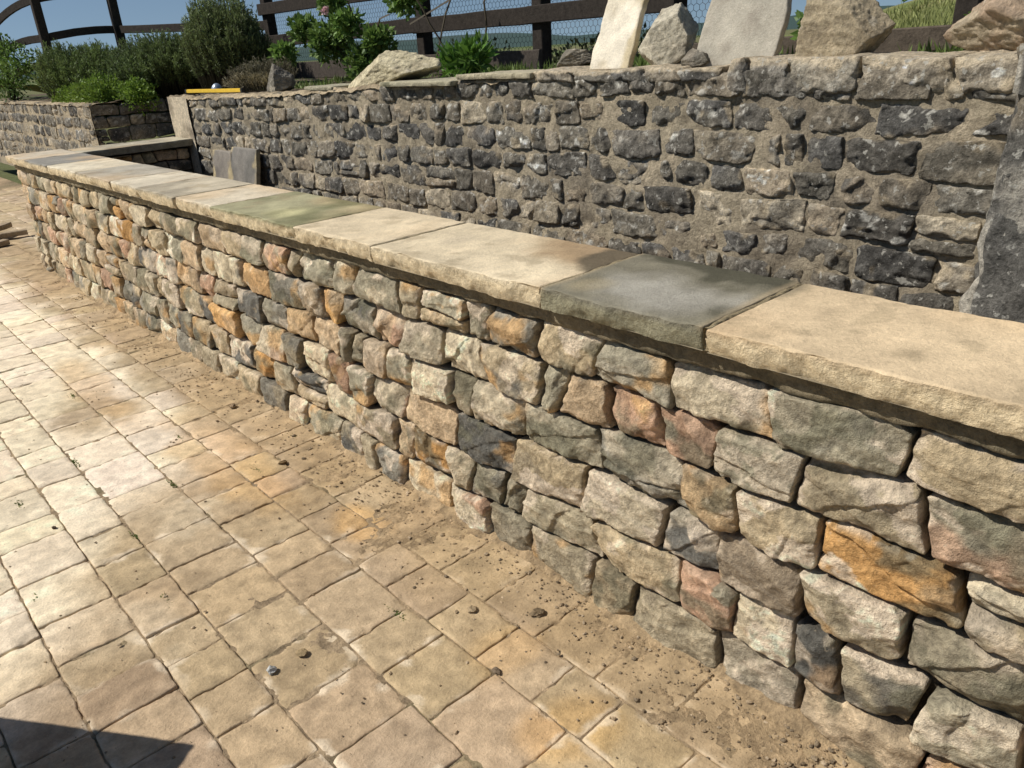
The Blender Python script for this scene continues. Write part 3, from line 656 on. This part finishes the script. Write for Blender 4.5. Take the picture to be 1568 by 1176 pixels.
k=MB();th=np.linspace(0,2*math.pi,25);ph=np.linspace(0,math.pi/2,9);T,Pp=np.meshgrid(th,ph,indexing='ij');T=T.ravel();Pp=Pp.ravel()
k.add(np.stack([2.93+.05*np.cos(T)*np.cos(Pp),6.95+.05*np.sin(T)*np.cos(Pp),1.28+.07*np.sin(Pp)],1),gridF(25,9),np.array([.3,.35,.4]));k.build('shell',M_stl,parent=bk)
k=MB();k.add(np.stack([2.93+(.05+.006*np.cos(Pp*4))*np.cos(T),6.95+(.05+.006*np.cos(Pp*4))*np.sin(T),1.28+.006*np.sin(Pp*4)],1),gridF(25,9),np.array([.3,.35,.4]));k.build('rim',M_stl,parent=bk)
f=MB()
for i,(p,q) in enumerate([((.9,9.3,.04),(1.6,9.2,.05)),((1.0,9.0,.10),(1.5,9.5,.1)),((.9,8.7,.03),(1.35,8.9,.03))]): beam(f,p,q,.09,.05,(.34,.26,.17))
f.build('timber_offcuts',M_wood,smooth=False)
# ------------------------------------------------------------ unseen table shape, added to cast the shadow across the near paving
tb=empty('unseen_shadow_table');f=MB()
e=math.radians(48);az=math.atan2(-.77,.64);sx,sy=math.sin(az),math.cos(az)
zt=.72;sh=zt/math.tan(e)
cx,cy=.29+sx*sh,1.58+sy*sh
d1=np.array([-.59,.81,0]);d1/=np.linalg.norm(d1);d2=np.array([-d1[1],d1[0],0])
if d2[0]>0: d2=-d2
for i in range(7):
    p=np.array([cx,cy,zt-.015])+d2*(.055+i*.107);beam(f,p,p+d1*1.1,.105,.03,(.3,.2,.11))
for a_,b_ in [(.08,.08),(1.0,.08),(.08,.7),(1.0,.7)]:
    p=np.array([cx,cy,0])+d1*a_+d2*b_;beam(f,p,p+Z*(zt-.03),.07,.07,(.3,.2,.11),up=X)
f.build('shadow_table_parts',M_wood,smooth=False,parent=tb)
# ------------------------------------------------------------ LIGHT
sd=Vector((sx*math.cos(e),sy*math.cos(e),math.sin(e)))
sun=bpy.data.lights.new('sun','SUN');sun.energy=5.0;sun.angle=math.radians(.5);sun.color=(1,.96,.90)
so_=bpy.data.objects.new('sun',sun);so_.rotation_euler=sd.to_track_quat('Z','Y').to_euler();scn.collection.objects.link(so_)
wd=bpy.data.worlds.new('World');scn.world=wd;wd.use_nodes=True;nt=wd.node_tree
bg=nt.nodes['Background'];sk=nt.nodes.new('ShaderNodeTexSky');sk.sky_type='NISHITA';sk.sun_disc=False;sk.sun_elevation=e;sk.sun_rotation=az
sk.air_density=1.;sk.dust_density=0.;sk.ozone_density=1.5
tc=nt.nodes.new('ShaderNodeTexCoord');va=nt.nodes.new('ShaderNodeVectorMath');va.operation='ADD';va.inputs[1].default_value=(0,0,.12)
vn_=nt.nodes.new('ShaderNodeVectorMath');vn_.operation='NORMALIZE'
nt.links.new(tc.outputs['Generated'],va.inputs[0]);nt.links.new(va.outputs[0],vn_.inputs[0]);nt.links.new(vn_.outputs[0],sk.inputs[0])
nt.links.new(sk.outputs[0],bg.inputs[0]);bg.inputs[1].default_value=.07
scn.view_settings.view_transform='Standard';scn.view_settings.look='None';scn.view_settings.exposure=0
# ------------------------------------------------------------ CAMERA
a=math.radians(41.2);p=math.radians(23.75);roll=math.atan(.065)
R0=Vector((math.cos(a),-math.sin(a),0));U0=Vector((math.sin(a)*math.sin(p),math.cos(a)*math.sin(p),math.cos(p)));Fw=Vector((math.sin(a)*math.cos(p),math.cos(a)*math.cos(p),-math.sin(p)))
R=R0*math.cos(roll)-U0*math.sin(roll);U=U0*math.cos(roll)+R0*math.sin(roll)
cam=bpy.data.cameras.new('camera');cam.lens=36*1178/1568;cam.sensor_width=36;cam.sensor_fit='HORIZONTAL';cam.clip_start=.05;cam.clip_end=8000
co=bpy.data.objects.new('camera',cam);scn.collection.objects.link(co)
M=Matrix.Identity(4)
for i in range(3): M[i][0]=R[i];M[i][1]=U[i];M[i][2]=-Fw[i]
M[0][3],M[1][3],M[2][3]=0,0,1.5
co.matrix_world=M;scn.camera=co
